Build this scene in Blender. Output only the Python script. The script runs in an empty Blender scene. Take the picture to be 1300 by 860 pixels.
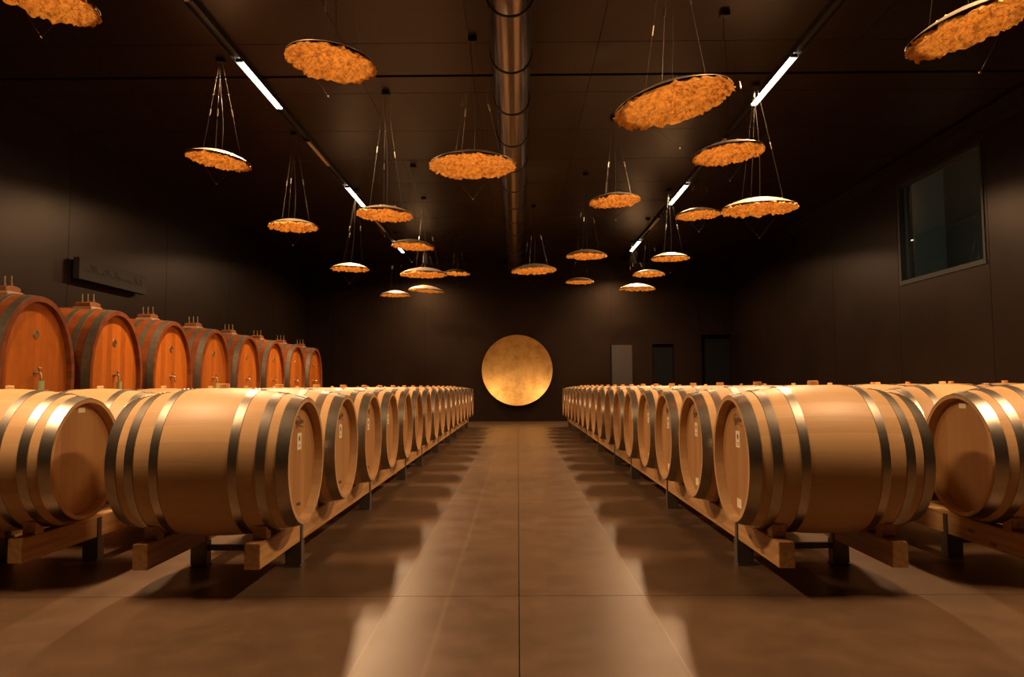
import bpy, bmesh, math, random
from mathutils import Vector, Matrix, noise

random.seed(7)
SC = bpy.context.scene
COL = SC.collection
PI = math.pi

# ------------------------------------------------------------------ camera
psi, th, ro = math.radians(.43), math.radians(3.71), math.radians(.3)
fw = Vector((-math.sin(psi)*math.cos(th), math.cos(psi)*math.cos(th), math.sin(th)))
rt = fw.cross(Vector((0, 0, 1))).normalized()
up = rt.cross(fw)
up2 = up*math.cos(ro) + rt*math.sin(ro)
rt2 = rt*math.cos(ro) - up*math.sin(ro)
cam_data = bpy.data.cameras.new('camera')
cam = bpy.data.objects.new('camera', cam_data)
COL.objects.link(cam)
cam_data.sensor_width = 36
cam_data.lens = 941/1300*36
cam_data.clip_end = 200
cam.matrix_world = Matrix(((rt2.x, up2.x, -fw.x, 0), (rt2.y, up2.y, -fw.y, 0),
                           (rt2.z, up2.z, -fw.z, 1.28), (0, 0, 0, 1)))
SC.camera = cam

# ------------------------------------------------------------------ world, exposure, light levels
world = bpy.data.worlds.new('cellar_dark')
SC.world = world
world.use_nodes = True
world.node_tree.nodes['Background'].inputs[0].default_value = (.01, .01, .015, 1)
world.node_tree.nodes['Background'].inputs[1].default_value = 0
SC.view_settings.view_transform = 'Standard'
SC.view_settings.look = 'None'
SC.view_settings.gamma = 1
SC.view_settings.use_curve_mapping = False
SC.view_settings.exposure = 0
SC.cycles.use_denoising = True
SC.cycles.max_bounces = 8
SC.cycles.diffuse_bounces = 4
SC.cycles.glossy_bounces = 4
SC.cycles.sample_clamp_indirect = 4

TUBE_POWER = 400
TUBE_COLOR = (1, .62, .33)
TUBE_SPREAD = math.radians(160)
LAMP_POWER = 6.8
LAMP_COLOR = (1, .62, .28)
TRACK_X, TRACK_Z = 3.81, 5.78
LIT = [(3.5, 1.7), (9.93, 1.72), (16.4, 1.75), (22.85, 1.65)]
UNLIT = [(6.8, 1.5), (13.25, 1.5), (19.65, 1.5)]


def area_light(name, loc, length, width, parent):
    d = bpy.data.lights.new(name, 'AREA')
    d.shape = 'RECTANGLE'
    d.size, d.size_y = width, length
    d.energy = TUBE_POWER*length/1.7
    d.color = TUBE_COLOR
    d.spread = TUBE_SPREAD
    o = bpy.data.objects.new(name, d)
    COL.objects.link(o)
    o.location = loc
    o.parent = parent
    return o


# ------------------------------------------------------------------ materials
def new_mat(name):
    m = bpy.data.materials.new(name)
    m.use_nodes = True
    nt = m.node_tree
    b = nt.nodes['Principled BSDF']
    return m, nt, b


class NT:
    """tiny node graph helper"""
    def __init__(s, nt): s.nt = nt

    def n(s, t, **kw):
        x = s.nt.nodes.new(t)
        for k, v in kw.items(): setattr(x, k, v)
        return x

    def link(s, a, b): s.nt.links.new(a, b)

    def math(s, op, a, b=None, c=None):
        x = s.nt.nodes.new('ShaderNodeMath'); x.operation = op
        for i, v in enumerate((a, b, c)):
            if v is None: continue
            if isinstance(v, (int, float)): x.inputs[i].default_value = v
            else: s.link(v, x.inputs[i])
        return x.outputs[0]

    def comb(s, a, b, c):
        x = s.nt.nodes.new('ShaderNodeCombineXYZ')
        for i, v in enumerate((a, b, c)):
            if isinstance(v, (int, float)): x.inputs[i].default_value = v
            else: s.link(v, x.inputs[i])
        return x.outputs[0]

    def noise(s, vec, scale, detail=3, rough=.5):
        x = s.nt.nodes.new('ShaderNodeTexNoise')
        x.inputs['Scale'].default_value = scale
        x.inputs['Detail'].default_value = detail
        x.inputs['Roughness'].default_value = rough
        if vec is not None: s.link(vec, x.inputs['Vector'])
        return x.outputs['Fac']

    def ramp(s, fac, stops):
        x = s.nt.nodes.new('ShaderNodeValToRGB')
        e = x.color_ramp.elements
        while len(e) < len(stops): e.new(.5)
        for el, (p, c) in zip(e, stops):
            el.position = p
            el.color = (*c, 1) if len(c) == 3 else c
        s.link(fac, x.inputs[0])
        return x.outputs[0]

    def mixc(s, fac, a, b, mode='MIX'):
        x = s.nt.nodes.new('ShaderNodeMix'); x.data_type = 'RGBA'; x.blend_type = mode
        for i, v in ((0, fac), (6, a), (7, b)):
            if isinstance(v, (int, float)): x.inputs[i].default_value = v
            elif isinstance(v, tuple): x.inputs[i].default_value = (*v, 1)
            else: s.link(v, x.inputs[i])
        return x.outputs[2]

    def bump(s, h, strength, dist, bsdf):
        x = s.nt.nodes.new('ShaderNodeBump')
        x.inputs['Strength'].default_value = strength
        x.inputs['Distance'].default_value = dist
        s.link(h, x.inputs['Height'])
        s.link(x.outputs[0], bsdf.inputs['Normal'])


def wood_stave(name, light, dark, nstaves, rough=.5, flat=False, fig=.5, jt=.12):
    """staves run along local X; flat=True gives vertical boards for a barrel head"""
    m, nt, b = new_mat(name)
    g = NT(nt)
    tc = g.n('ShaderNodeTexCoord')
    sep = g.n('ShaderNodeSeparateXYZ'); g.link(tc.outputs['Object'], sep.inputs[0])
    X, Y, Z = sep.outputs
    oi = g.n('ShaderNodeObjectInfo').outputs['Random']
    rnd = g.math('MULTIPLY', oi, 37.0)
    if flat:
        t = g.math('MULTIPLY', Y, nstaves)
        along, across = Z, Y
    else:
        a = g.math('ARCTAN2', Y, Z)
        t = g.math('MULTIPLY', a, nstaves/(2*PI))
        along, across = X, g.math('MULTIPLY', a, .45)
    t = g.math('ADD', t, g.math('MULTIPLY', oi, 5.3))
    idx = g.math('FLOOR', t)
    fr = g.math('FRACT', t)
    wn = g.n('ShaderNodeTexWhiteNoise', noise_dimensions='2D')
    g.link(g.comb(idx, rnd, 0), wn.inputs['Vector'])
    per = wn.outputs['Value']
    # grain
    gv = g.comb(g.math('MULTIPLY', along, 2.0), g.math('MULTIPLY', across, 60.0), g.math('ADD', rnd, g.math('MULTIPLY', idx, 3.7)))
    grain = g.noise(gv, 1.0, 4, .6)
    fv = g.comb(g.math('MULTIPLY', along, 7.0), g.math('MULTIPLY', across, 9.0), g.math('ADD', rnd, idx))
    figr = g.noise(fv, 1.0, 3, .55)
    v = g.math('ADD', g.math('MULTIPLY', per, .42), g.math('MULTIPLY', grain, .55))
    v = g.math('ADD', v, g.math('MULTIPLY', figr, fig*.5))
    mid = tuple((p+q)/2 for p, q in zip(light, dark))
    col = g.ramp(g.math('MULTIPLY', v, .82), [(.2, dark), (.5, mid), (.8, light)])
    # hairline joints
    d = g.math('MINIMUM', fr, g.math('SUBTRACT', 1.0, fr))
    gap = g.math('LESS_THAN', d, .012 if not flat else .016)
    col = g.mixc(g.math('MULTIPLY', gap, jt), col, tuple(c*.35 for c in dark))
    g.link(col, b.inputs['Base Color'])
    b.inputs['Roughness'].default_value = rough
    b.inputs['Specular IOR Level'].default_value = .3
    hh = g.math('SUBTRACT', g.math('MULTIPLY', grain, .4), g.math('MULTIPLY', gap, jt*2))
    g.bump(hh, .35, .002, b)
    return m


def simple(name, col, rough=.5, metal=0, spec=.5, var=0, scale=20, bump=0, stretch=(1, 1, 1)):
    m, nt, b = new_mat(name)
    g = NT(nt)
    tc = g.n('ShaderNodeTexCoord')
    mp = g.n('ShaderNodeMapping'); mp.inputs['Scale'].default_value = stretch
    g.link(tc.outputs['Object'], mp.inputs[0])
    nz = g.noise(mp.outputs[0], scale, 4, .6)
    lo = tuple(c*(1-var) for c in col); hi = tuple(min(1, c*(1+var)) for c in col)
    g.link(g.ramp(nz, [(.3, lo), (.7, hi)]), b.inputs['Base Color'])
    b.inputs['Roughness'].default_value = rough
    b.inputs['Metallic'].default_value = metal
    b.inputs['Specular IOR Level'].default_value = spec
    if bump: g.bump(nz, bump, .003, b)
    return m


M = {}
M['oak'] = wood_stave('pale_oak', (.60, .37, .175), (.46, .265, .115), 26, .45)
M['oak_old'] = wood_stave('aged_oak', (.50, .29, .12), (.33, .17, .065), 30, .5)
M['oak_head'] = wood_stave('pale_oak_head', (.46, .25, .095), (.32, .155, .052), 11, .55, flat=True)
M['oak_end'] = simple('oak_end_grain', (.44, .25, .11), .6, var=.15, scale=60)
M['cask'] = wood_stave('red_cask_oak', (.25, .070, .015), (.13, .030, .008), 46, .42, jt=.5)
M['cask_head'] = wood_stave('red_cask_head_oak', (.56, .155, .014), (.27, .064, .007), 8.5, .38, flat=True, fig=.8, jt=.5)
M['hoop'] = simple('galvanised_steel', (.45, .385, .31), .34, 1, var=.12, scale=14, stretch=(1, 1, 1))
M['cask_hoop'] = simple('dull_grey_steel', (.20, .165, .125), .5, .85, var=.2, scale=12)
M['bung'] = simple('terracotta_bung', (.62, .29, .10), .6, var=.05)
M['bung_pale'] = simple('pale_wood_bung', (.75, .50, .24), .6, var=.08)
M['paper'] = simple('cream_paper', (.80, .70, .50), .6, var=.04)
M['ink'] = simple('brown_ink', (.15, .08, .035), .7)
M['beam'] = None
M['post'] = simple('grey_steel_post', (.15, .125, .10), .45, .7, var=.15, scale=9)
M['track'] = simple('black_track', (.012, .011, .012), .4)
M['lens_off'] = simple('frosted_diffuser', (.55, .45, .36), .5)
M['canopy'] = simple('black_canopy', (.01, .01, .01), .5)
M['wire'] = simple('steel_wire', (.30, .26, .22), .4, .9)
M['rod'] = simple('dark_rod', (.03, .022, .018), .5, .3)
M['grip'] = simple('bright_grip', (.7, .6, .5), .3, 1)
M['shade_top'] = simple('silvered_shade_back', (.30, .24, .18), .42, .4, var=.3, scale=25, bump=.3)
M['brass'] = simple('aged_brass', (.50, .38, .20), .35, 1, var=.15, scale=40)
M['green'] = simple('pale_green_glass', (.42, .50, .24), .4)
M['block'] = simple('hatch_wood', (.17, .055, .018), .55, var=.2, scale=18)
M['pad'] = simple('pale_hatch_pad', (.36, .21, .11), .6)
M['sign'] = simple('dark_sign_board', (.010, .006, .005), .75, var=.1, scale=5)
M['sign_ink'] = simple('black_sign_lettering', (.006, .004, .005), .6)
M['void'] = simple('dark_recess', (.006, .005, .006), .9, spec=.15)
M['door'] = simple('brown_door_panel', (.040, .030, .027), .45, var=.08, scale=3)
M['door_dark'] = simple('black_door_panel', (.006, .006, .007), .9, spec=.15)
M['frame'] = simple('dark_window_frame', (.020, .017, .017), .45)
M['room'] = simple('grey_room_plaster', (.30, .32, .28), .8, var=.05, scale=2)
M['duct'] = simple('brushed_steel_duct', (.25, .20, .17), .25, 1, var=.1, scale=5, stretch=(1, .2, 1))
M['ring'] = simple('black_duct_ring', (.012, .011, .011), .5)


def mat_beam():
    m, nt, b = new_mat('pine_beam'); g = NT(nt)
    tc = g.n('ShaderNodeTexCoord')
    sep = g.n('ShaderNodeSeparateXYZ'); g.link(tc.outputs['Object'], sep.inputs[0])
    oi = g.n('ShaderNodeObjectInfo').outputs['Random']
    v = g.comb(g.math('MULTIPLY', sep.outputs[0], 30), g.math('MULTIPLY', sep.outputs[1], 1.2), g.math('ADD', g.math('MULTIPLY', sep.outputs[2], 30), g.math('MULTIPLY', oi, 40)))
    gr = g.noise(v, 1, 4, .6)
    col = g.ramp(gr, [(.3, (.36, .18, .065)), (.7, (.58, .34, .14))])
    vo = g.n('ShaderNodeTexVoronoi'); vo.inputs['Scale'].default_value = 1
    g.link(g.comb(g.math('MULTIPLY', sep.outputs[0], 5), g.math('MULTIPLY', sep.outputs[1], 2.6), g.math('MULTIPLY', sep.outputs[2], 7)), vo.inputs['Vector'])
    kn = g.math('LESS_THAN', vo.outputs['Distance'], .11)
    col = g.mixc(g.math('MULTIPLY', kn, .7), col, (.14, .055, .02))
    g.link(col, b.inputs['Base Color']); b.inputs['Roughness'].default_value = .55
    b.inputs['Specular IOR Level'].default_value = .3
    return m


M['beam'] = mat_beam()


def mat_floor():
    m, nt, b = new_mat('polished_concrete'); g = NT(nt)
    tc = g.n('ShaderNodeTexCoord'); P = tc.outputs['Object']
    sep = g.n('ShaderNodeSeparateXYZ'); g.link(P, sep.inputs[0])
    big = g.noise(P, .55, 5, .6)
    med = g.noise(P, 3.5, 5, .65)
    fine = g.noise(P, 55, 3, .7)
    v = g.math('ADD', g.math('MULTIPLY', big, .5), g.math('ADD', g.math('MULTIPLY', med, .3), g.math('MULTIPLY', fine, .2)))
    col = g.ramp(v, [(.33, (.050, .029, .016)), (.5, (.082, .048, .027)), (.68, (.120, .073, .041))])
    # faint pale scuff lines left by wheels along the aisle
    ax = g.math('ABSOLUTE', sep.outputs[0])
    wob = g.math('MULTIPLY', g.math('SUBTRACT', g.noise(P, .8, 2), .5), .02)
    d = g.math('ABSOLUTE', g.math('SUBTRACT', g.math('ADD', ax, wob), .76))
    ln = g.math('MULTIPLY', g.math('LESS_THAN', d, .006), g.math('MULTIPLY', med, .55))
    d2 = g.math('ABSOLUTE', g.math('SUBTRACT', g.math('ADD', sep.outputs[0], wob), -.43))
    ln2 = g.math('MULTIPLY', g.math('LESS_THAN', d2, .012), g.math('MULTIPLY', big, .25))
    col = g.mixc(g.math('ADD', ln, ln2), col, (.26, .18, .12))
    g.link(col, b.inputs['Base Color'])
    rr = g.math('ADD', .255, g.math('ADD', g.math('MULTIPLY', med, .14), g.math('MULTIPLY', fine, .06)))
    g.link(rr, b.inputs['Roughness'])
    b.inputs['Specular IOR Level'].default_value = .45
    b.inputs['Specular Tint'].default_value = (1, .74, .5, 1)
    g.bump(g.math('ADD', g.math('MULTIPLY', fine, .5), med), .10, .004, b)
    return m


def mat_wall(name, base, rough, scl):
    m, nt, b = new_mat(name); g = NT(nt)
    tc = g.n('ShaderNodeTexCoord'); P = tc.outputs['Object']
    big = g.noise(P, .7, 4, .6); fine = g.noise(P, scl, 4, .7)
    v = g.math('ADD', g.math('MULTIPLY', big, .6), g.math('MULTIPLY', fine, .4))
    g.link(g.ramp(v, [(.35, tuple(c*.8 for c in base)), (.65, tuple(c*1.2 for c in base))]), b.inputs['Base Color'])
    g.link(g.math('ADD', rough-.05, g.math('MULTIPLY', big, .1)), b.inputs['Roughness'])
    b.inputs['Specular IOR Level'].default_value = .36
    b.inputs['Specular Tint'].default_value = (1, .70, .52, 1)
    g.bump(fine, .06, .003, b)
    return m


M['floor'] = mat_floor()
M['wall'] = mat_wall('dark_brown_wall_panel', (.0090, .0048, .0036), .35, 30)
M['ceil'] = mat_wall('dark_brown_ceiling_panel', (.011, .0055, .0040), .38, 20)


def mat_gold(name, c1, c2, rough, metal, scale, bumps, bd=.004):
    m, nt, b = new_mat(name); g = NT(nt)
    tc = g.n('ShaderNodeTexCoord'); P = tc.outputs['Object']
    a = g.noise(P, scale, 5, .65); f = g.noise(P, scale*6, 4, .7)
    v = g.math('ADD', g.math('MULTIPLY', a, .7), g.math('MULTIPLY', f, .3))
    g.link(g.ramp(v, [(.38, c1), (.54, c2)]), b.inputs['Base Color'])
    g.link(g.math('ADD', rough, g.math('MULTIPLY', f, .12)), b.inputs['Roughness'])
    b.inputs['Metallic'].default_value = metal
    g.bump(v, bumps, bd, b)
    return m


M['leaf'] = mat_gold('crumpled_gold_leaf', (.42, .15, .022), (.95, .47, .10), .34, .45, 17, 1.0, .03)
M['gong'] = mat_gold('satin_gold_leaf_disc', (.58, .33, .095), (.78, .49, .17), .42, .8, 3.0, .10, .003)


def mat_emit(name, col, s):
    m, nt, b = new_mat(name)
    b.inputs['Base Color'].default_value = (.8, .8, .8, 1)
    b.inputs['Emission Color'].default_value = (*col, 1)
    b.inputs['Emission Strength'].default_value = s
    return m


M['lens_on'] = mat_emit('glowing_diffuser', (1, .82, .55), 12)
M['led'] = simple('led_housing', (.35, .25, .15), .35, 1)


def mat_glass():
    m, nt, b = new_mat('window_glass')
    b.inputs['Base Color'].default_value = (.9, .95, .93, 1)
    b.inputs['Roughness'].default_value = .02
    b.inputs['Transmission Weight'].default_value = 1
    b.inputs['IOR'].default_value = 1.45
    return m


M['glass'] = mat_glass()


# ------------------------------------------------------------------ mesh helpers
class MB:
    def __init__(s): s.v = []; s.f = []

    def add(s, vs, fs):
        n = len(s.v); s.v += [tuple(v) for v in vs]; s.f += [tuple(i+n for i in f) for f in fs]

    def box(s, x0, x1, y0, y1, z0, z1):
        s.add([(x, y, z) for x in (x0, x1) for y in (y0, y1) for z in (z0, z1)],
              [(0, 1, 3, 2), (4, 6, 7, 5), (0, 4, 5, 1), (2, 3, 7, 6), (0, 2, 6, 4), (1, 5, 7, 3)])

    def revolve(s, prof, n, axis='X', closed=True, ell=None):
        """prof: (a, r) points. revolve round an axis; ell=(ky,kz) squashes"""
        m = len(prof); vs = []
        for a, r in prof:
            for k in range(n):
                t = 2*PI*k/n
                c, d = r*math.cos(t), r*math.sin(t)
                if axis == 'X': vs.append((a, c, d))
                elif axis == 'Z': vs.append((c, d, a))
                else: vs.append((d, a, c))
        fs = []
        rng = m if closed else m-1
        for i in range(rng):
            j = (i+1) % m
            for k in range(n):
                l = (k+1) % n
                fs.append((i*n+k, i*n+l, j*n+l, j*n+k))
        if not closed:
            fs.append(tuple(range(n))[::-1]); fs.append(tuple((m-1)*n+k for k in range(n)))
        s.add(vs, fs)

    def tube(s, pts, r, n=6):
        pts = [Vector(p) for p in pts]
        rings = []
        for i, p in enumerate(pts):
            d = (pts[min(i+1, len(pts)-1)]-pts[max(i-1, 0)]).normalized()
            a = d.orthogonal().normalized(); b = d.cross(a)
            if rings:
                a = (rings[-1][1]-d*rings[-1][1].dot(d)).normalized(); b = d.cross(a)
            rings.append((p, a, b))
        vs = [p+a*(r*math.cos(2*PI*k/n))+b*(r*math.sin(2*PI*k/n)) for p, a, b in rings for k in range(n)]
        fs = [(i*n+k, i*n+(k+1) % n, (i+1)*n+(k+1) % n, (i+1)*n+k) for i in range(len(pts)-1) for k in range(n)]
        fs += [tuple(range(n))[::-1], tuple((len(pts)-1)*n+k for k in range(n))]
        s.add(vs, fs)

    def mesh(s, name, mat, smooth=None, bevel=0):
        me = bpy.data.meshes.new(name)
        me.from_pydata(s.v, [], s.f)
        bm = bmesh.new(); bm.from_mesh(me)
        if bevel:
            bmesh.ops.bevel(bm, geom=bm.edges[:], offset=bevel, segments=2, affect='EDGES', clamp_overlap=True)
        bmesh.ops.recalc_face_normals(bm, faces=bm.faces[:])
        bm.to_mesh(me); bm.free()
        me.materials.append(mat)
        if smooth:
            for p in me.polygons: p.use_smooth = True
            me.set_sharp_from_angle(angle=math.radians(smooth))
        return me

    def build(s, name, mat, parent=None, smooth=None, bevel=0, loc=None):
        o = bpy.data.objects.new(name, s.mesh(name, mat, smooth, bevel))
        COL.objects.link(o)
        if parent: o.parent = parent
        if loc: o.location = loc
        return o


def link_mesh(name, me, parent=None, loc=None):
    o = bpy.data.objects.new(name, me); COL.objects.link(o)
    if parent: o.parent = parent
    if loc: o.location = loc
    return o


def tag(o, label=None, cat=None, group=None, kind=None):
    if label: o['label'] = label
    if cat: o['category'] = cat
    if group: o['group'] = group
    if kind: o['kind'] = kind
    return o


def empty(name, loc, rz=0):
    o = bpy.data.objects.new(name, None); COL.objects.link(o)
    o.location = loc; o.rotation_euler = (0, 0, rz); o.empty_display_size = .1
    return o


def children(o): return [c for c in bpy.data.objects if c.parent == o]


KIDS = {}


def copy_thing(root):
    """the thing, its parts and their sub-parts (mesh data shared)"""
    r = root.copy(); COL.objects.link(r)
    if root.name not in KIDS:
        KIDS[root.name] = [(c, children(c)) for c in children(root)]
    for ch, gk in KIDS[root.name]:
        c = ch.copy(); COL.objects.link(c); c.parent = r
        for g_ in gk:
            d = g_.copy(); COL.objects.link(d); d.parent = c
    return r


# ------------------------------------------------------------------ the room
YN, YF = -8.0, 27.4
XL, XR, HC = -7.8, 7.95, 5.85

fl = MB()
fl.box(XL-.3, XR+.3, YN-.3, YF+.3, -.2, -.012)
seam_y = [YN-.3, -2.93, .85, 4.63, 8.45, 12.25, 16.05, 19.85, 23.65, YF+.3]
seam_x = [XL-.3, -4.5, 0, 4.5, XR+.3]
for i in range(len(seam_x)-1):
    for j in range(len(seam_y)-1):
        fl.box(seam_x[i]+.003, seam_x[i+1]-.003, seam_y[j]+.003, seam_y[j+1]-.003, -.02, 0)
tag(fl.build('floor', M['floor']), 'brown polished concrete floor with saw-cut joints', 'floor', kind='structure')

ce = MB()
ce.box(XL-.3, XR+.3, YN-.3, YF+.3, HC+.03, HC+.25)
cy = [YN, -2.3, -.6, 1.1, 2.8, 4.5, 6.2, 7.88, 9.58, 10.62, 11.26, 12.96, 14.66, 16.36, 18.06, 19.76, 21.46, 23.16, 24.86, 26.56, YF]
cxs = [XL, -5.75, -2.30, -.62, 1.1, 4.55, XR]
for i in range(len(cxs)-1):
    for j in range(len(cy)-1):
        g0 = .04 if abs(cy[j]-10.62) < .01 else .006
        g1 = .04 if abs(cy[j+1]-10.62) < .01 else .006
        ce.box(cxs[i]+.003, cxs[i+1]-.003, cy[j]+g0, cy[j+1]-g1, HC, HC+.035)
tag(ce.build('ceiling', M['ceil']), 'dark brown panelled ceiling', 'ceiling', kind='structure')

# left wall: core and panels
wl = MB()
wl.box(XL-.3, XL-.02, YN-.3, YF+.3, 0, HC)
ly = [YN, -5.3, -1.7, 1.9, 5.5, 9.1, 12.7, 16.3, 19.9, 23.5, YF]
for j in range(len(ly)-1):
    wl.box(XL-.025, XL, ly[j]+.006, ly[j+1]-.006, 0, HC)
tag(wl.build('wall_left', M['wall']), 'dark brown panelled wall behind the big red casks', 'wall', kind='structure')

# right wall with the window opening
WY0, WY1, WZ0, WZ1 = 12.5, 15.32, 3.35, 5.44
wr = MB()
ry = [YN, -6.2, -3.1, 0, 3.1, 6.2, 9.3, WY0-.08, WY1+.08, 18.6, 21.95, YF]
wr.box(XR+.02, XR+.3, YN-.3, WY0, 0, HC)
wr.box(XR+.02, XR+.3, WY1, YF+.3, 0, HC)
wr.box(XR+.02, XR+.3, WY0, WY1, 0, WZ0)
wr.box(XR+.02, XR+.3, WY0, WY1, WZ1, HC)
for j in range(len(ry)-1):
    a, b_ = ry[j]+.006, ry[j+1]-.006
    if ry[j] < 13 < ry[j+1]:
        wr.box(XR, XR+.025, a, b_, 0, WZ0)
        wr.box(XR, XR+.025, a, b_, WZ1, HC)
        wr.box(XR, XR+.025, a, WY0, WZ0, WZ1)
        wr.box(XR, XR+.025, WY1, b_, WZ0, WZ1)
    else:
        wr.box(XR, XR+.025, a, b_, 0, HC)
tag(wr.build('wall_right', M['wall']), 'dark brown panelled wall with a high window', 'wall', kind='structure')

# far wall with two doorways cut out
holes = [(4.98, 5.77, 2.82), (6.79, 7.90, 3.16)]
wf = MB()
xs = [XL-.3, 4.98, 5.77, 6.79, 7.90, XR+.3]
for i in range(5):
    h = {1: 2.82, 3: 3.16}.get(i, 0)
    wf.box(xs[i], xs[i+1], YF+.02, YF+.3, h, HC)
fx = [XL, -6.87, -3.42, 3.47, 6.72, XR]
for i in range(len(fx)-1):
    a, b_ = fx[i]+.006, fx[i+1]-.006
    cuts = [h for h in holes if h[0] > a-.2 and h[1] < b_+.2]
    x = a
    for h0, h1, hz in cuts:
        wf.box(x, h0, YF, YF+.025, 0, HC)
        wf.box(h0, h1, YF, YF+.025, hz, HC)
        x = h1
    wf.box(x, b_, YF, YF+.025, 0, HC)
tag(wf.build('wall_far', M['wall']), 'dark brown end wall with a gold disc', 'wall', kind='structure')
wn_ = MB(); wn_.box(XL-.3, XR+.3, YN-.3, YN, 0, HC)
tag(wn_.build('wall_near', M['wall']), 'dark wall behind the viewer', 'wall', kind='structure')
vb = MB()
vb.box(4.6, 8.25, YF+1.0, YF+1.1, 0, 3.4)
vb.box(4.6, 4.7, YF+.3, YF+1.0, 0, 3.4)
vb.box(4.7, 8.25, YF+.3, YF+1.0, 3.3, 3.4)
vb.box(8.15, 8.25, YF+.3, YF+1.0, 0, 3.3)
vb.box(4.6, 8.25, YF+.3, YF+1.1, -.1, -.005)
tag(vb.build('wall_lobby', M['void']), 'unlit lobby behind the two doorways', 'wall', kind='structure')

# doors
d1 = empty('door_1', (3.83, YF, 0))
tag(d1, 'tall brown door leaf in the end wall right of the gold disc', 'door', kind='structure')
a = MB(); a.box(-.36, .39, -.05, -.008, .02, 2.79); a.build('door_leaf', M['door'], d1, bevel=.004)
a = MB(); a.box(-.41, -.37, -.03, 0, 0, 2.81); a.build('door_gap_shade', M['void'], d1)  # solid black strip standing in for the shaded gap beside the ajar leaf
d2 = empty('door_2', (5.375, YF, 0))
tag(d2, 'narrow black doorway between the brown door leaf and the corner opening', 'door', kind='structure')
a = MB(); a.box(-.385, .385, .14, .18, .01, 2.80); a.build('door_leaf', M['door_dark'], d2, bevel=.004)
a = MB(); a.tube([(.28, .10, 1.05), (.28, .08, 1.05), (.17, .08, 1.05)], .01, 8); a.build('door_handle', M['rod'], d2, 40)
d3 = empty('door_3', (7.345, YF, 0))
tag(d3, 'wide tall black opening in the right corner of the end wall', 'door', kind='structure')
a = MB(); a.box(-.10, -.06, .20, .24, .01, 3.14); a.box(-.55, -.51, .20, .24, .01, 3.14); a.box(.50, .545, .20, .24, .01, 3.14); a.box(-.51, .50, .20, .24, 3.10, 3.14)
a.build('door_frame', M['door_dark'], d3)
a = MB(); a.box(-.51, -.10, .215, .225, .01, 3.10); a.box(-.06, .50, .215, .225, .01, 3.10)
a.build('door_leaf', M['door_dark'], d3)

# window in the right wall with the room behind it
w1 = empty('window_1', (XR, (WY0+WY1)/2, (WZ0+WZ1)/2))
tag(w1, 'large dark glazed window high in the right wall', 'window', kind='structure')
hy, hz = (WY1-WY0)/2, (WZ1-WZ0)/2
a = MB()
for (y0, y1, z0, z1) in ((-hy, hy, -hz, -hz+.06), (-hy, hy, hz-.06, hz), (-hy, -hy+.06, -hz+.06, hz-.06), (hy-.06, hy, -hz+.06, hz-.06)):
    a.box(-.015, .17, y0, y1, z0, z1)
a.build('window_frame', M['frame'], w1)
a = MB(); a.box(.10, .108, -hy+.06, hy-.06, -hz+.06, hz-.06)
a.build('window_pane', M['glass'], w1)
a = MB(); a.box(-.02, .18, -hy-.02, hy+.02, -hz-.03, -hz); a.build('window_sill', M['frame'], w1)
rm = MB()
RX = XR+2.2
rm.box(RX, RX+.1, WY0-1.2, WY1+2.2, WZ0-.8, WZ1+1.5)
rm.box(XR+.3, RX, WY0-1.2, WY0-1.1, WZ0-.8, WZ1+1.5)
rm.box(XR+.3, RX, WY1+2.1, WY1+2.2, WZ0-.8, WZ1+1.5)
rm.box(XR+.3, RX, WY0-1.1, WY1+2.1, WZ0-.9, WZ0-.8)
rm.box(XR+.3, RX, WY0-1.1, WY1+2.1, WZ1+1.5, WZ1+1.6)
tag(rm.build('wall_upper_room', M['room']), 'grey room seen dimly through the high window', 'wall', kind='structure')
ld = bpy.data.lights.new('upper_room_lamp', 'AREA'); ld.size = .3; ld.energy = 9; ld.color = (.85, .9, .75)
lo = bpy.data.objects.new('upper_room_lamp', ld); COL.objects.link(lo); lo.location = (XR+.9, WY0-.75, 4.6); lo.rotation_euler = (math.radians(90), 0, 0)

# services trunking along the top of the right wall
t = MB(); t.box(XR-.24, XR, YN, YF, HC-.20, HC-.03); t.box(XR-.05, XR, YN, YF, HC-.27, HC-.20)
tag(t.build('trim_1', M['wall'], bevel=0), 'dark trunking along the top of the right wall', 'trim', kind='structure')

# ------------------------------------------------------------------ round air duct
du = empty('air_duct', (-.06, YN+.01, 5.40))
tag(du, 'long round steel air duct hanging under the middle of the ceiling', 'duct')
L_ = YF-YN-.03
a = MB(); a.revolve([(0, .25), (L_, .25), (L_, .235), (0, .235)], 56, 'Y'); a.build('duct_pipe', M['duct'], du, smooth=40)
y = 7.53-1.41*11
while y < YF-.2:
    yy = y-(YN+.01)
    a = MB(); a.revolve([(yy-.014, .249), (yy-.010, .262), (yy+.010, .262), (yy+.014, .249)], 56, 'Y')
    a.box(-.012, .012, yy-.012, yy+.012, .255, .448)
    a.build('duct_ring', M['ring'], du, smooth=40)
    y += 1.41

# ------------------------------------------------------------------ light tracks and tubes
def end_caps(e, ln):
    for y0 in (-ln/2-.03, ln/2+.001):
        a = MB(); a.box(-.045, .045, y0, y0+.029, -.016, .03); a.build('end_cap', M['track'], e)


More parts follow.
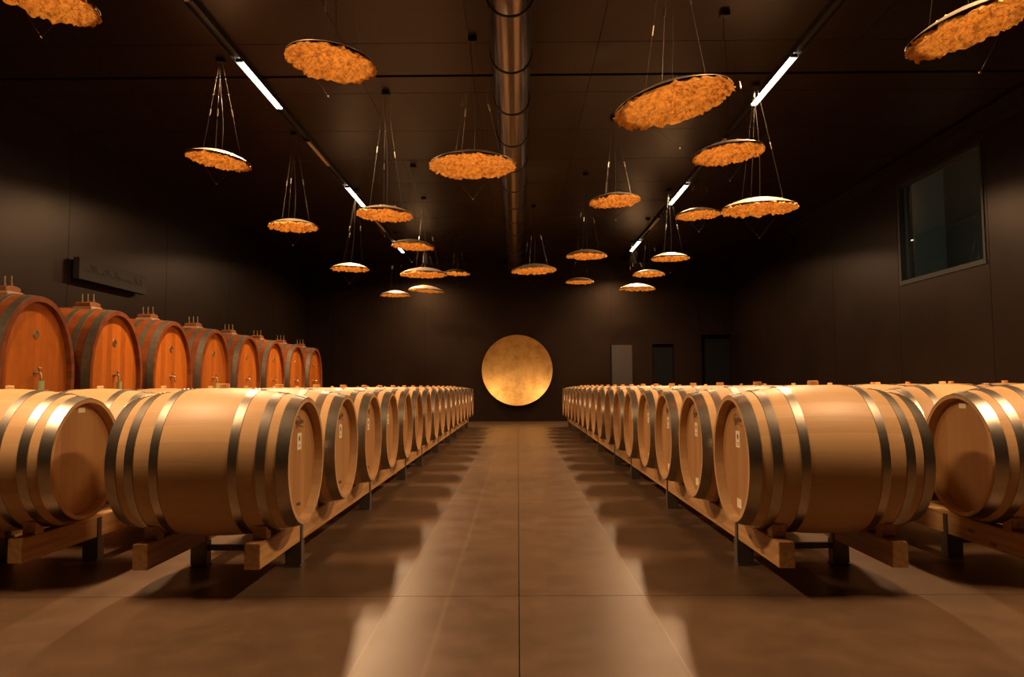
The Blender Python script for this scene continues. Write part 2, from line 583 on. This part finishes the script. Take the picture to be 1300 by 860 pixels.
for sx, nm in ((-1, 'left'), (1, 'right')):
    tr = MB(); x = sx*TRACK_X
    # U-shaped channel open below
    tr.box(x-.065, x+.065, -4, 26.6, 5.825, HC-.001)
    tr.box(x-.065, x-.055, -4, 26.6, 5.765, 5.825)
    tr.box(x+.055, x+.065, -4, 26.6, 5.765, 5.825)
    tr.box(x-.055, x+.055, -4.0, -3.99, 5.765, 5.825); tr.box(x-.055, x+.055, 26.59, 26.6, 5.765, 5.825)
    tag(tr.build('light_track', M['track']), 'long black ceiling light track on the %s side of the cellar' % nm, 'light track', 'ceiling light tracks')
    ords = ['just above the nearest barrels', 'nearest of those in view', 'middle of the three in view', 'farthest of the three in view']
    for k, (y0, ln) in enumerate(LIT):
        e = empty('tube_light', (x, y0+ln/2, TRACK_Z))
        tag(e, 'glowing white tube light in the %s ceiling track, %s' % (nm, ords[k]), 'ceiling light', 'lit tube lights')
        a = MB(); a.box(-.045, .045, -ln/2, ln/2, -.018, .004); a.build('diffuser', M['lens_on'], e, bevel=.006)
        end_caps(e, ln)
        area_light('tube_glow', (0, 0, -.024), ln, .08, e)
    ords = ['nearest at the top edge of the photo', 'between the first two lit tubes', 'before the farthest lit tube']
    for k, (y0, ln) in enumerate(UNLIT):
        e = empty('tube_light', (x, y0+ln/2, TRACK_Z))
        tag(e, 'unlit tube light in the %s ceiling track, %s' % (nm, ords[k]), 'ceiling light', 'unlit tube lights')
        a = MB(); a.box(-.035, .035, -ln/2, ln/2, -.018, .004); a.build('diffuser', M['lens_off'], e, bevel=.006)
        end_caps(e, ln)

# ------------------------------------------------------------------ gold disc on the end wall
gd = empty('gold_wall_disc', (-.02, YF, 1.875))
tag(gd, 'huge round gold dish mounted low on the dark end wall', 'wall art')
prof = []
R, dep = 1.285, .40
N = 26
for i in range(N+1):
    r = R*i/N
    prof.append((-.46+dep*(1-(r/R)**2), r))
a = MB()
n = 120
vs = [(0, -.46+dep, 0)]
fs = []
for i in range(1, N+1):
    yy, r = prof[i]
    for k in range(n): vs.append((r*math.cos(2*PI*k/n), yy, r*math.sin(2*PI*k/n)))
for k in range(n): fs.append((0, 1+k, 1+(k+1) % n))
for i in range(1, N):
    for k in range(n):
        p, q = 1+(i-1)*n, 1+i*n
        fs.append((p+k, q+k, q+(k+1) % n, p+(k+1) % n))
nf = len(vs)
for i in range(N, 0, -1):
    yy, r = prof[i]
    for k in range(n): vs.append((r*math.cos(2*PI*k/n)*.998, yy+.02, r*math.sin(2*PI*k/n)*.998))
vs.append((0, -.46+dep+.02, 0))
o_ = 1+(N-1)*n
for k in range(n): fs.append((o_+k, nf+k, nf+(k+1) % n, o_+(k+1) % n))
for i in range(N-1):
    for k in range(n):
        p, q = nf+i*n, nf+(i+1)*n
        fs.append((p+k, q+k, q+(k+1) % n, p+(k+1) % n))
for k in range(n): fs.append((nf+(N-1)*n+k, len(vs)-1, nf+(N-1)*n+(k+1) % n))
a.add(vs, fs)
a.build('dish', M['gong'], gd, smooth=40)
a = MB(); a.revolve([(-.030, .32), (-.001, .32)], 40, 'Y', closed=False); a.build('wall_mount', M['track'], gd)

# ------------------------------------------------------------------ dark sign on the left wall
sg = empty('wall_sign', (XL, 13.92, 3.39))
tag(sg, 'long dark board sign standing off the left wall above the red casks', 'sign')
a = MB(); a.box(.06, .17, -1.17, 1.17, -.19, .19); a.build('sign_board', M['sign'], sg, bevel=.004)
for yy in (-1.12, 1.12):
    a = MB(); a.box(0, .06, yy-.02, yy+.02, -.15, .15); a.build('standoff', M['void'], sg)
a = MB()
random.seed(3)
y = -1.0
while y < .95:
    w = random.uniform(.05, .11); h = random.choice((.05, .05, .07, .15))
    if random.random() < .16: y += .09; continue
    pts = [(.171, y+w*t+.015*math.sin(t*9), -.05+h*math.sin(t*PI)*(1 if t < .7 else .6)) for t in [i/8 for i in range(9)]]
    a.tube(pts, .006, 5)
    y += w*.95
a.build('sign_lettering', M['sign_ink'], sg)

# ------------------------------------------------------------------ wine barrels
def rb(x): return .481-.0715*(x/.56)**2


def barrel_meshes():
    d = {}
    def body():
        m_ = MB(); pr = [(-.49, .374), (-.56, .384), (-.56, rb(.56))]
        pr += [(-.56+1.12*i/28, rb(-.56+1.12*i/28)) for i in range(1, 28)]
        pr += [(.56, rb(.56)), (.56, .384), (.49, .374)]
        pr += [(.45, .372), (0, .44), (-.45, .372)]
        m_.revolve(pr, 72, 'X'); return m_
    d['body'] = body()
    m_ = MB(); m_.revolve([(.482, .3735), (.504, .3735)], 64, 'X', closed=False); d['head'] = m_
    m_ = MB(); m_.revolve([(-.482, .3735), (-.504, .3735)], 64, 'X', closed=False); d['head_b'] = m_

    def hoop(x0, x1, t=.0035):
        m_ = MB()
        m_.revolve([(x0, rb(x0)-.002), (x0, rb(x0)+t), ((x0+x1)/2, rb((x0+x1)/2)+t), (x1, rb(x1)+t), (x1, rb(x1)-.002)], 72, 'X')
        # riveted lap at the top of the hoop
        xm = (x0+x1)/2; w = (x1-x0)/2
        for k in range(7):
            pass
        vs = []; fs = []
        for k in range(7):
            a_ = -.10+.20*k/6
            for xx in (xm-w*.96, xm+w*.96):
                for rr in (rb(xx)+t, rb(xx)+t+.003):
                    vs.append((xx, rr*math.sin(a_), rr*math.cos(a_)))
        for k in range(6):
            b0, b1 = 4*k, 4*k+4
            fs += [(b0+1, b1+1, b1+3, b0+3), (b0, b0+2, b1+2, b1), (b0, b1, b1+1, b0+1), (b0+2, b0+3, b1+3, b1+2)]
        fs += [(0, 1, 3, 2), (24, 26, 27, 25)]
        m_.add(vs, fs)
        for a_ in (-.06, .06):
            for xx in (xm-w*.5, xm+w*.5):
                rr = rb(xx)+t+.003
                c = Vector((xx, rr*math.sin(a_), rr*math.cos(a_)))
                vs = [(c.x+.007*math.cos(q), c.y+.007*math.sin(q), c.z-.001) for q in [PI/3*i for i in range(6)]]+[(c.x, c.y, c.z+.005)]
                m_.add(vs, [(i, (i+1) % 6, 6) for i in range(6)]+[(5, 4, 3, 2, 1, 0)])
        return m_
    d['hoops'] = [hoop(*h) for h in ((-.56, -.486), (-.427, -.370), (-.265, -.212), (.212, .265), (.370, .427), (.486, .56))]
    m_ = MB(); m_.revolve([(.470, .036), (.505, .034), (.509, .030)], 20, 'Z', closed=False); d['bung'] = m_
    m_ = MB(); m_.revolve([(.470, .027), (.501, .026), (.504, .022)], 20, 'Z', closed=False); d['bung_s'] = m_

    def card(y0, y1, z0, z1):
        m_ = MB(); m_.box(.5045, .5065, y0, y1, z0, z1); return m_
    d['sticker'] = card(-.045, .045, .07, .18)
    d['small'] = card(-.040, .040, .315, .352)
    d['low'] = card(-.048, .048, -.325, -.265)
    m_ = MB()   # little emblem on the sticker
    m_.revolve([(.5068, .018), (.5078, .012)], 14, 'X', closed=False); m_.v = [(x, y, z+.142) for x, y, z in m_.v]
    m_.box(.5066, .5074, -.024, .024, .098, .102); m_.box(.5066, .5074, -.020, .020, .088, .091)
    d['emblem'] = m_
    m_ = MB()   # cooper's branded script with a flourish
    pts = [(.5048, -.085+.17*t, .243+.024*math.sin(t*26)*(1-.5*t)+.012*t) for t in [i/40 for i in range(41)]]
    m_.tube(pts, .0035, 4)
    m_.tube([(.5048, .085-.16*t, .215+.012*math.sin(t*PI)) for t in [i/10 for i in range(11)]], .0028, 4)
    m_.tube([(.5048, -.03+.05*math.cos(q), .268+.022*math.sin(q)) for q in [i/14*2*PI for i in range(15)]], .0028, 4)
    d['stamp'] = m_
    m_ = MB()
    m_.tube([(.5048, -.04+.08*t, -.285+.010*math.sin(t*18)) for t in [i/16 for i in range(17)]], .004, 4)
    d['mark'] = m_
    return d


BM = barrel_meshes()


def barrel_proto(kind):
    wood = M['oak_old'] if kind == 'old' else M['oak']
    r = empty('wine_barrel', (0, 0, -50))
    BM['body'].build('body', wood, r, smooth=35)
    BM['head'].build('head', M['oak_head'], r, smooth=35)
    BM['head_b'].build('head', M['oak_head'], r, smooth=35)
    for h in BM['hoops']: h.build('hoop', M['hoop'], r, smooth=35)
    if kind in ('inner', 'marked'):
        BM['bung'].build('bung', M['bung'], r, smooth=35)
        s = BM['sticker'].build('sticker', M['paper'], r)
        BM['emblem'].build('emblem', M['ink'], s)
        BM['stamp'].build('brand_stamp', M['ink'], r)
        if kind == 'marked': BM['low'].build('lower_sticker', M['paper'], r)
        else: BM['mark'].build('lower_stamp', M['ink'], r)
    elif kind == 'outer':
        BM['bung_s'].build('bung', M['bung_pale'], r, smooth=35)
        BM['small'].build('sticker', M['paper'], r)
    else:
        BM['bung'].build('bung', M['bung'], r, smooth=35)
    return r


ORD = ['first', 'second', 'third', 'fourth', 'fifth', 'sixth', 'seventh', 'eighth', 'ninth', 'tenth', 'eleventh', 'twelfth',
       'thirteenth', 'fourteenth', 'fifteenth', 'sixteenth', 'last and farthest']
SP = 1.118
PROTO = {}
USED = set()


def place_barrel(kind, x, y, z, rz, label, group):
    if kind not in PROTO: PROTO[kind] = barrel_proto(kind)
    p = PROTO[kind]
    if kind in USED: o = copy_thing(p)
    else:
        if p.name not in KIDS: KIDS[p.name] = [(c, children(c)) for c in children(p)]
        o = p; USED.add(kind)
    o.location = (x, y, z); o.rotation_euler = (0, 0, rz)
    tag(o, label, 'barrel', group)
    return o


ZB = .800
rows = []
for k in range(17):
    y = 4.94+SP*k
    near = ', nearest the viewer' if k == 0 else ''
    j = random.uniform(-.006, .006)
    place_barrel('inner', -1.955+j, y, ZB, 0, 'pale oak barrel, %s from the front in the row left of the aisle' % ORD[k], 'barrels in the row left of the aisle')
    place_barrel('marked' if k < 4 else 'inner', 1.955-j, y, ZB, PI, ('pale oak barrel, %s from the front in the row right of the aisle' % ORD[k]), 'barrels in the row right of the aisle')
for k in range(17):
    y = 5.12+SP*k
    place_barrel('outer', -3.52, y, ZB, 0, 'pale oak wine barrel, %s from the front in the outer left row' % ORD[k], 'barrels in the outer left row')
    place_barrel('outer', 3.55, y, ZB, PI, 'pale oak wine barrel, %s from the front in the outer right row' % ORD[k], 'barrels in the outer right row')
for k in range(4):
    place_barrel('old', 5.9, 9.04+SP*k, ZB+.012, PI, 'darker oak wine barrel, %s visible in the third row by the right wall' % ORD[k], 'barrels in the third row by the right wall')

# ------------------------------------------------------------------ barrel racks
RZ0, RZ1 = .180, .334


def chock_mesh(side, bx):
    """block between beam and barrel with its top hollowed to the barrel"""
    m_ = MB(); n_ = 8
    y0, y1 = .175, .260
    vs = []; fs = []
    r = rb(bx-.042)+.001
    for i in range(n_+1):
        yy = y0+(y1-y0)*i/n_
        zt = ZB-math.sqrt(r*r-yy*yy)-.001
        for xx in (-.042, .042):
            vs.append((xx, side*yy, RZ1)); vs.append((xx, side*yy, zt))
    for i in range(n_):
        p, q = 4*i, 4*i+4
        fs += [(p+1, q+1, q+3, p+3), (p, p+2, q+2, q), (p, q, q+1, p+1), (p+2, p+3, q+3, q+2)]
    fs += [(0, 1, 3, 2), (4*n_, 4*n_+2, 4*n_+3, 4*n_+1)]
    m_.add(vs, fs)
    return m_


CH = {s: chock_mesh(s, .34).mesh('chock', M['beam']) for s in (-1, 1)}


def make_rack(nb, dz=0):
    """origin on the floor under the front end of the rack, centre of its width; barrels sit at .39 + k*SP"""
    r = empty('barrel_rack', (0, 0, 0))
    ln = nb*SP
    for bx in (-.34, .34):
        a = MB(); a.box(bx-.048, bx+.048, 0.0, ln-.004, RZ0, RZ1); a.build('beam', M['beam'], r, bevel=.004)
        for k in range(nb):
            for s in (-1, 1):
                link_mesh('chock', CH[s], r, (bx, .39+k*SP, 0))
    posts = [.88+2.475*i for i in range(3)] if nb == 6 else [.88, 3.35, ln-.35]
    if nb < 5: posts = [.88, ln-.5]
    for py in posts:
        for bx in (-.34, .34):
            s = 1 if bx > 0 else -1
            a = MB()
            a.box(bx-.052, bx+.052, py-.05, py+.05, .008, RZ0-.002)          # box leg below the beam
            a.box(bx-.060, bx+.060, py-.06, py+.06, 0, .008)                  # foot plate
            a.box(bx+s*.0495, bx+s*.0575, py-.05, py+.0, .02, RZ1-.01)          # side plate hugging the beam
            a.box(bx-s*.0575, bx-s*.0495, py-.05, py+.0, .02, RZ1-.01)
            a.build('post', M['post'], r, bevel=.002)
        a = MB(); a.box(-.286, .286, py-.02, py+.02, .11, .15); a.build('cross_bar', M['post'], r, bevel=.003)
    return r


R6 = make_rack(6); R5 = make_rack(5); R4 = make_rack(4)
USEDR = set()


def place_rack(proto, x, y, label, grp):
    if proto.name in USEDR: o = copy_thing(proto)
    else:
        KIDS[proto.name] = [(c, children(c)) for c in children(proto)]
        USEDR.add(proto.name); o = proto
    o.location = (x, y, 0)
    tag(o, label, 'barrel rack', grp)


for x, nm, y0 in ((-1.955, 'the row left of the aisle', 4.55), (1.955, 'the row right of the aisle', 4.55), (-3.52, 'the outer left row', 4.73), (3.55, 'the outer right row', 4.73)):
    for k, (pt, w) in enumerate(((R6, 'nearest'), (R6, 'middle'), (R5, 'farthest'))):
        place_rack(pt, x, y0+k*6*SP, 'low timber barrel rack, %s of three under %s' % (w, nm), 'racks under '+nm)
place_rack(R4, 5.9, 8.65, 'low timber rack under the darker barrels by the right wall', 'racks by the right wall')
for o in list(bpy.data.objects):
    if o.parent is None and o.name.startswith('barrel_rack') and abs(o.location.x-5.9) < .01: o.location.z = .0

# ------------------------------------------------------------------ big oval casks along the left wall
CA, CB = .72, 1.0          # half width and half height of the belly
CL = 1.5


def ck(x):                  # taper factor along the cask
    return 1-.055*(abs(x)/(CL/2))**2


def oval(a, b, t, p=2.08):
    c, s = math.cos(t), math.sin(t)
    return (a*math.copysign(abs(c)**(2/p), c), b*math.copysign(abs(s)**(2/p), s))


def oval_loft(secs, n=80, cap=True, loop=False):
    m_ = MB(); vs = []
    for x, a_, b_ in secs:
        for k in range(n):
            yy, zz = oval(a_, b_, 2*PI*k/n); vs.append((x, yy, zz))
    fs = []
    S = len(secs)
    for i in range(S if loop else S-1):
        j = (i+1) % S
        for k in range(n): fs.append((i*n+k, i*n+(k+1) % n, j*n+(k+1) % n, j*n+k))
    if cap and not loop:
        fs.append(tuple(range(n))); fs.append(tuple((S-1)*n+k for k in range(n)))
    m_.add(vs, fs)
    return m_


def cask_proto():
    r = empty('oval_cask', (0, 0, 0))
    h = CL/2
    secs = [(-h+.08, CA*.945-.075, CB*.945-.075), (-h, CA*.945-.06, CB*.945-.06)]
    secs += [(-h+CL*i/20, CA*ck(-h+CL*i/20), CB*ck(-h+CL*i/20)) for i in range(21)]
    secs += [(h, CA*.945-.06, CB*.945-.06), (h-.08, CA*.945-.075, CB*.945-.075)]
    oval_loft(secs, loop=True).build('body', M['cask'], r, smooth=35)
    for s in (1, -1):
        oval_loft([(s*(h-.06), CA*.945-.072, CB*.945-.072), (s*(h-.085), CA*.945-.072, CB*.945-.072)]).build('head', M['cask_head'], r, smooth=35)
    for x0, x1 in ((h-.115, h-.015), (h-.30, h-.225), (h-.50, h-.43)):
        for s in (1, -1):
            a0, a1 = sorted((s*x0, s*x1))
            o = .005
            oval_loft([(a0, CA*ck(a0)-.003, CB*ck(a0)-.003), (a0, CA*ck(a0)+o, CB*ck(a0)+o), (a1, CA*ck(a1)+o, CB*ck(a1)+o), (a1, CA*ck(a1)-.003, CB*ck(a1)-.003)], loop=True).build('hoop', M['cask_hoop'], r, smooth=35)
    # brass medallion with engraved ring
    a = MB(); xf = h-.060
    a.revolve([(xf, .052), (xf+.008, .050), (xf+.008, .040), (xf+.004, .039)], 28, 'X', closed=False); a.v = [(x, y, z+.50) for x, y, z in a.v]
    a.build('medallion', M['brass'], r, smooth=35)
    # sampling tap: pipe, valve body, spout, handle
    a = MB()
    a.revolve([(0, .030), (.012, .030)], 16, 'X', closed=False)
    a.tube([(0, 0, 0), (.06, 0, 0), (.075, 0, -.01), (.08, 0, -.09)], .014, 10)
    a.tube([(.055, 0, .0), (.055, 0, .05)], .011, 8)
    a.tube([(.055, -.03, .055), (.055, .035, .055)], .009, 8)
    a.v = [(x+xf, y, z+.05) for x, y, z in a.v]
    tp = a.build('tap', M['brass'], r, smooth=40)
    # top hatch: pad, wooden block, three threaded bolts
    zt = CB-.004
    a = MB(); a.box(.165, .425, -.145, .145, zt-.03, zt+.012); a.build('hatch_pad', M['pad'], r, bevel=.006)
    a = MB()
    a.add([(x, yy, zt+.018 if not top else zt+.062+.02*(1-(yy/.13)**2)) for top in (0, 1) for x in (.19, .40) for yy in [-.13+.26*i/8 for i in range(9)]],
          [tuple(range(9)), tuple(9+i for i in range(9)), tuple(18+i for i in range(9)), tuple(27+i for i in range(9))][:0]
          + [(18+i, 18+i+1, 27+i+1, 27+i) for i in range(8)] + [(i, i+1, 18+i+1, 18+i) for i in range(8)] + [(9+i, 9+i+1, 27+i+1, 27+i) for i in range(8)]
          + [(i, 9+i, 9+i+1, i+1) for i in range(8)] + [(0, 18, 27, 9), (8, 17, 35, 26)])
    a.build('hatch_block', M['block'], r)
    for bx in (.215, .295, .375):
        a = MB(); a.tube([(bx, 0, zt+.05), (bx, 0, zt+.20)], .009, 8); a.tube([(bx, 0, zt+.095), (bx, 0, zt+.112)], .018, 6)
        a.build('bolt', M['brass'], r)
    for bx in (-.45, .45):
        m_ = MB(); n_ = 14; vs = []; fs = []
        for i in range(n_+1):
            yy = -.5+1.0*i/n_
            rr = ck(bx)
            q = max(0, 1-(abs(yy)/(CA*rr))**2.08)**(1/2.08)
            zt_ = -CB*rr*q-.002
            for xx in (bx-.06, bx+.06):
                vs.append((xx, yy, -1.42)); vs.append((xx, yy, zt_))
        for i in range(n_):
            p, q = 4*i, 4*i+4
            fs += [(p+1, q+1, q+3, p+3), (p, p+2, q+2, q), (p, q, q+1, p+1), (p+2, p+3, q+3, q+2)]
        fs += [(0, 1, 3, 2), (4*n_, 4*n_+2, 4*n_+3, 4*n_+1)]
        m_.add(vs, fs); m_.build('cradle', M['block'], r)
    return r, xf


cp, xf = cask_proto()
KIDS[cp.name] = [(c, children(c)) for c in children(cp)]
gm = MB(); gm.revolve([(0, .033), (.10, .033)], 16, 'Z', closed=False); gm = gm.mesh('green_gauge', M['green'], 40)
feat = ['nearest, with green gauge', 'second, with green gauge', 'third from the front', 'fourth from the front, with green gauge',
        'fifth from the front', 'sixth from the front', 'seventh from the front', 'farthest of the eight']
casks = []
for k in range(8):
    o = cp if k == 0 else copy_thing(cp)
    o.location = (-5.6-CL/2, 8.65+1.70*k, 1.42)
    tag(o, 'big reddish oval cask by the left wall, '+feat[k], 'cask', 'oval casks along the left wall')
    casks.append(o)
for k in (0, 1, 3):
    link_mesh('gauge', gm, casks[k], (xf+.08, 0, -.142))

# ------------------------------------------------------------------ hanging gold-leaf lamps
def dish_profile(r, D):      # height of the dome over the rim plane
    q = r/(D/2)
    return .135*D*(1-q*q)


def lining_mesh(D, seed):
    m_ = MB(); nr, n = 26, 120
    off = Vector((seed*7.3, seed*3.1, 0))
    vs = []; fs = []
    def disp(x, y):
        p = Vector((x, y, 0))
        a_ = math.atan2(y, x); r = math.hypot(x, y)
        w = Vector((math.cos(a_)*2.4, math.sin(a_)*2.4, r*2.2))
        v1 = noise.noise(p*9+off)*.020
        v2 = (noise.ridged_multi_fractal(Vector((math.cos(a_)*5, math.sin(a_)*5, r*3))+off, 1, 2, 3, 1, 2)-1)*.006*min(1, r/(.25*D))
        v3 = (abs(noise.noise(p*20+off))-.2)*.050 + noise.noise(p*40+off)*.014
        return v1+v2+v3
    vs.append((0, 0, dish_profile(0, D)-.024+disp(.001, 0)))
    for i in range(1, nr+1):
        for k in range(n):
            a_ = 2*PI*(k+.5*(i % 2))/n
            r = D/2*i/nr
            if i == nr:
                r *= 1+.03*noise.noise(Vector((math.cos(a_)*9, math.sin(a_)*9, seed)))+.035*noise.noise(Vector((math.cos(a_)*24, math.sin(a_)*26, seed)))
            x, y = r*math.cos(a_), r*math.sin(a_)
            z = dish_profile(min(r, D/2), D)-.024+disp(x, y)
            if i == nr: z -= .004+.016*noise.noise(Vector((math.cos(a_)*14, math.sin(a_)*14, seed+5)))
            vs.append((x, y, z))
    for k in range(n): fs.append((0, 1+k, 1+(k+1) % n))
    for i in range(1, nr):
        p, q = 1+(i-1)*n, 1+i*n
        for k in range(n):
            k2 = (k+1) % n
            if i % 2: fs += [(p+k, q+k, q+k2), (p+k, q+k2, p+k2)]
            else: fs += [(p+k, q+k, p+k2), (q+k, q+k2, p+k2)]
    # give the leaf a little thickness
    nv = len(vs)
    vs2 = [(x, y, z+.004) for x, y, z in vs]
    fs2 = [tuple(i+nv for i in f[::-1]) for f in fs]
    p = 1+(nr-1)*n
    rim = [(p+k, p+(k+1) % n, nv+p+(k+1) % n, nv+p+k) for k in range(n)]
    m_.add(vs+vs2, fs+fs2+rim)
    me = m_.mesh('gold_lining', M['leaf'])
    for f in me.polygons: f.use_smooth = True
    me.set_sharp_from_angle(angle=math.radians(28))
    return me


def back_mesh(D):
    m_ = MB(); nr, n = 14, 72
    pr = [(dish_profile(D/2*.975*i/nr, D)+.004, D/2*.985*i/nr) for i in range(nr, 0, -1)]
    pr2 = [(z-.005, r) for z, r in pr[::-1]]
    m_.revolve(pr+[(pr[-1][0]+.001, .004), (pr[-1][0]-.004, .004)]+pr2, n, 'Z')
    return m_.mesh('shade_back', M['shade_top'], 50)


LIN = {(D, s): lining_mesh(D, s) for D in (.86, 1.12) for s in (1, 2, 3)}
BCK = {D: back_mesh(D) for D in (.86, 1.12)}
_c = MB(); _c.box(-.055, .055, -.055, .055, -.06, 0); CANOPY = _c.mesh('canopy', M['canopy'], None, .006)
_c = MB(); _c.revolve([(-.05, .004), (-.045, .009), (.045, .009), (.05, .004)], 8, 'Z', closed=False); GRIP = _c.mesh('grip', M['grip'], 40)

LAMPS = [  # x, y, z, diameter, tilt of the right side downwards (deg), label
    (-4.08, 6.20, 4.66, .86, 8, 'gold-leaf dish lamp cut off by the top left corner'),
    (-1.76, 6.86, 4.38, .86, 6, 'gold-leaf dish lamp at the top, left of the duct, showing its whole underside'),
    (-4.10, 10.0, 4.42, .86, 8, 'gold-leaf dish lamp below the nearest left tube light, dipping to the right'),
    (-3.98, 13.0, 4.15, .86, 0, 'level gold-leaf dish lamp on two bright wires, left of the second lit left tube'),
    (-2.02, 11.2, 3.93, .86, 2, 'gold-leaf dish lamp at the end of the second lit left tube'),
    (-.57, 9.45, 4.15, 1.12, 0, 'large level gold-leaf dish lamp overlapping the duct left edge'),
    (-3.83, 16.8, 4.00, .86, 1, 'small level gold-leaf dish lamp with lit top, low left over the casks'),
    (-2.13, 15.0, 4.17, .86, 4, 'gold-leaf dish lamp touching the farthest left tube light'),
    (-2.24, 17.6, 3.98, 1.12, 0, 'large dark-backed gold-leaf dish lamp, front of the overlapping pair'),
    (-1.81, 22.0, 4.68, .80, 2, 'gold-leaf dish lamp half hidden behind the larger dark-backed one'),
    (-3.58, 21.6, 3.99, .86, 0, 'tiny gold-leaf dish lamp, lowest on the left side'),
    (-2.89, 23.4, 4.35, 1.12, 4, 'pale-topped gold-leaf dish lamp just under the overlapping pair'),
    (.42, 18.5, 4.20, 1.12, -2, 'dark-backed gold-leaf dish lamp over the gold wall disc by the duct end'),
    (1.48, 15.7, 4.07, .86, 0, 'small gold-leaf dish lamp, upper of two stacked right of the duct end'),
    (1.90, 22.4, 4.46, .86, 0, 'tiny gold-leaf dish lamp, lower of two stacked right of the duct end'),
    (1.66, 12.4, 4.42, .86, -3, 'gold-leaf dish lamp alone between the duct and the second right tube'),
    (1.47, 6.80, 3.93, 1.12, -11, 'largest gold-leaf dish lamp right of the duct, dipping to the left'),
    (2.56, 8.83, 4.09, .86, -5, 'gold-leaf dish lamp in front of the right light track'),
    (3.63, 11.0, 3.93, 1.12, -1, 'large gold-leaf dish lamp with brightly lit white top on the right'),
    (3.58, 14.5, 4.66, .86, -2, 'gold-leaf dish lamp just left of the one with the bright white top'),
    (3.54, 17.0, 4.23, .86, 0, 'lit-topped gold-leaf dish lamp on three bright wires under the second right tube'),
    (3.57, 20.0, 4.31, .86, 0, 'small dim gold-leaf dish lamp above the lowest one on the right'),
    (3.78, 23.2, 4.34, 1.12, 1, 'far gold-leaf dish lamp with glowing white top, lowest on the right'),
    (3.21, 5.10, 3.80, .86, -14, 'gold-leaf dish lamp in the top right corner, dipping to the left'),
]
PITCH = {6: 1, 8: 1, 10: 1, 11: 2, 13: 1, 18: 2.5, 20: 1, 22: 2}   # near side dips by this much (deg)
for i, (x, y, z, D, tilt, lab) in enumerate(LAMPS):
    DD = .86 if D < 1 else 1.12
    rnd = random.Random(i+11)
    L = empty('pendant_lamp', (x, y, z))
    tag(L, lab, 'lamp', 'hanging gold-leaf dish lamps')
    R_ = Matrix.Rotation(math.radians(tilt), 4, 'Y') @ Matrix.Rotation(math.radians(PITCH.get(i, 0)), 4, 'X') @ Matrix.Rotation(rnd.uniform(0, 2*PI), 4, 'Z')
    rot = R_.to_euler()
    sc_ = D/DD
    b_ = link_mesh('shade_back', BCK[DD], L); b_.rotation_euler = rot; b_.scale = (sc_,)*3
    g_ = link_mesh('gold_lining', LIN[(DD, i % 3+1)], L); g_.rotation_euler = rot; g_.scale = (sc_,)*3
    hc = HC-z
    cdx = {6: .15, 22: -.15}.get(i, 0)      # canopy fixed beside the light track
    c_ = link_mesh('canopy', CANOPY, L, (cdx, 0, hc-.0005))
    T = Matrix.Rotation(math.radians(tilt), 4, 'Y') @ Matrix.Rotation(math.radians(PITCH.get(i, 0)), 4, 'X')
    a0 = rnd.uniform(-.25, .25)
    for q in (a0, a0+2*PI/3, a0-2*PI/3):
        # three suspension wires, each with an adjusting grip
        rr = .33*D
        pt = T @ Vector((rr*math.cos(q), rr*math.sin(q), dish_profile(rr, D)+.012))
        topp = Vector((cdx+.02*math.cos(q), .02*math.sin(q), hc-.05))
        a = MB(); a.tube([pt, topp], .0010, 5)
        w_ = a.build('wire', M['wire'], L)
        f_ = rnd.uniform(.38, .5)
        gp = link_mesh('grip', GRIP, w_, tuple(pt.lerp(topp, f_)))
        gp.rotation_euler = (topp-pt).to_track_quat('Z', 'Y').to_euler()
    a = MB()
    p0 = T @ Vector((.02, .0, dish_profile(0, D)+.01)); p1 = Vector((cdx, 0, hc-.05))
    a.tube([p0.lerp(p1, t_)+Vector((.02*math.sin(t_*PI*1.5)*D, .012*math.sin(t_*7), 0)) for t_ in [k/10 for k in range(11)]], .0028, 5)
    a.build('power_cable', M['rod'], L)
    # V of thin rods carrying the small upward LED
    tip = T @ Vector((0, 0, -.40*D))
    tip.x *= .6
    a = MB()
    for s in (-1, 1):
        pt = T @ Vector((s*.36*D, 0, dish_profile(.36*D, D)-.02))
        a.tube([pt, tip], .0011, 5)
    a.build('led_arm', M['rod'], L)
    a = MB(); a.revolve([(-.010, .006), (.0, .009), (.006, .008)], 12, 'Z', closed=False)
    a.build('led_head', M['led'], L, loc=tuple(tip))
    ld = bpy.data.lights.new('lamp_led', 'SPOT')
    ld.energy = LAMP_POWER*(D/.86)**2
    ld.color = LAMP_COLOR
    ld.spot_size = math.radians(116); ld.spot_blend = .15
    ld.shadow_soft_size = .012
    lo = bpy.data.objects.new('lamp_led', ld); COL.objects.link(lo); lo.parent = L
    lo.location = tip + Vector((0, 0, .02))
    lo.rotation_euler = (PI, 0, 0)
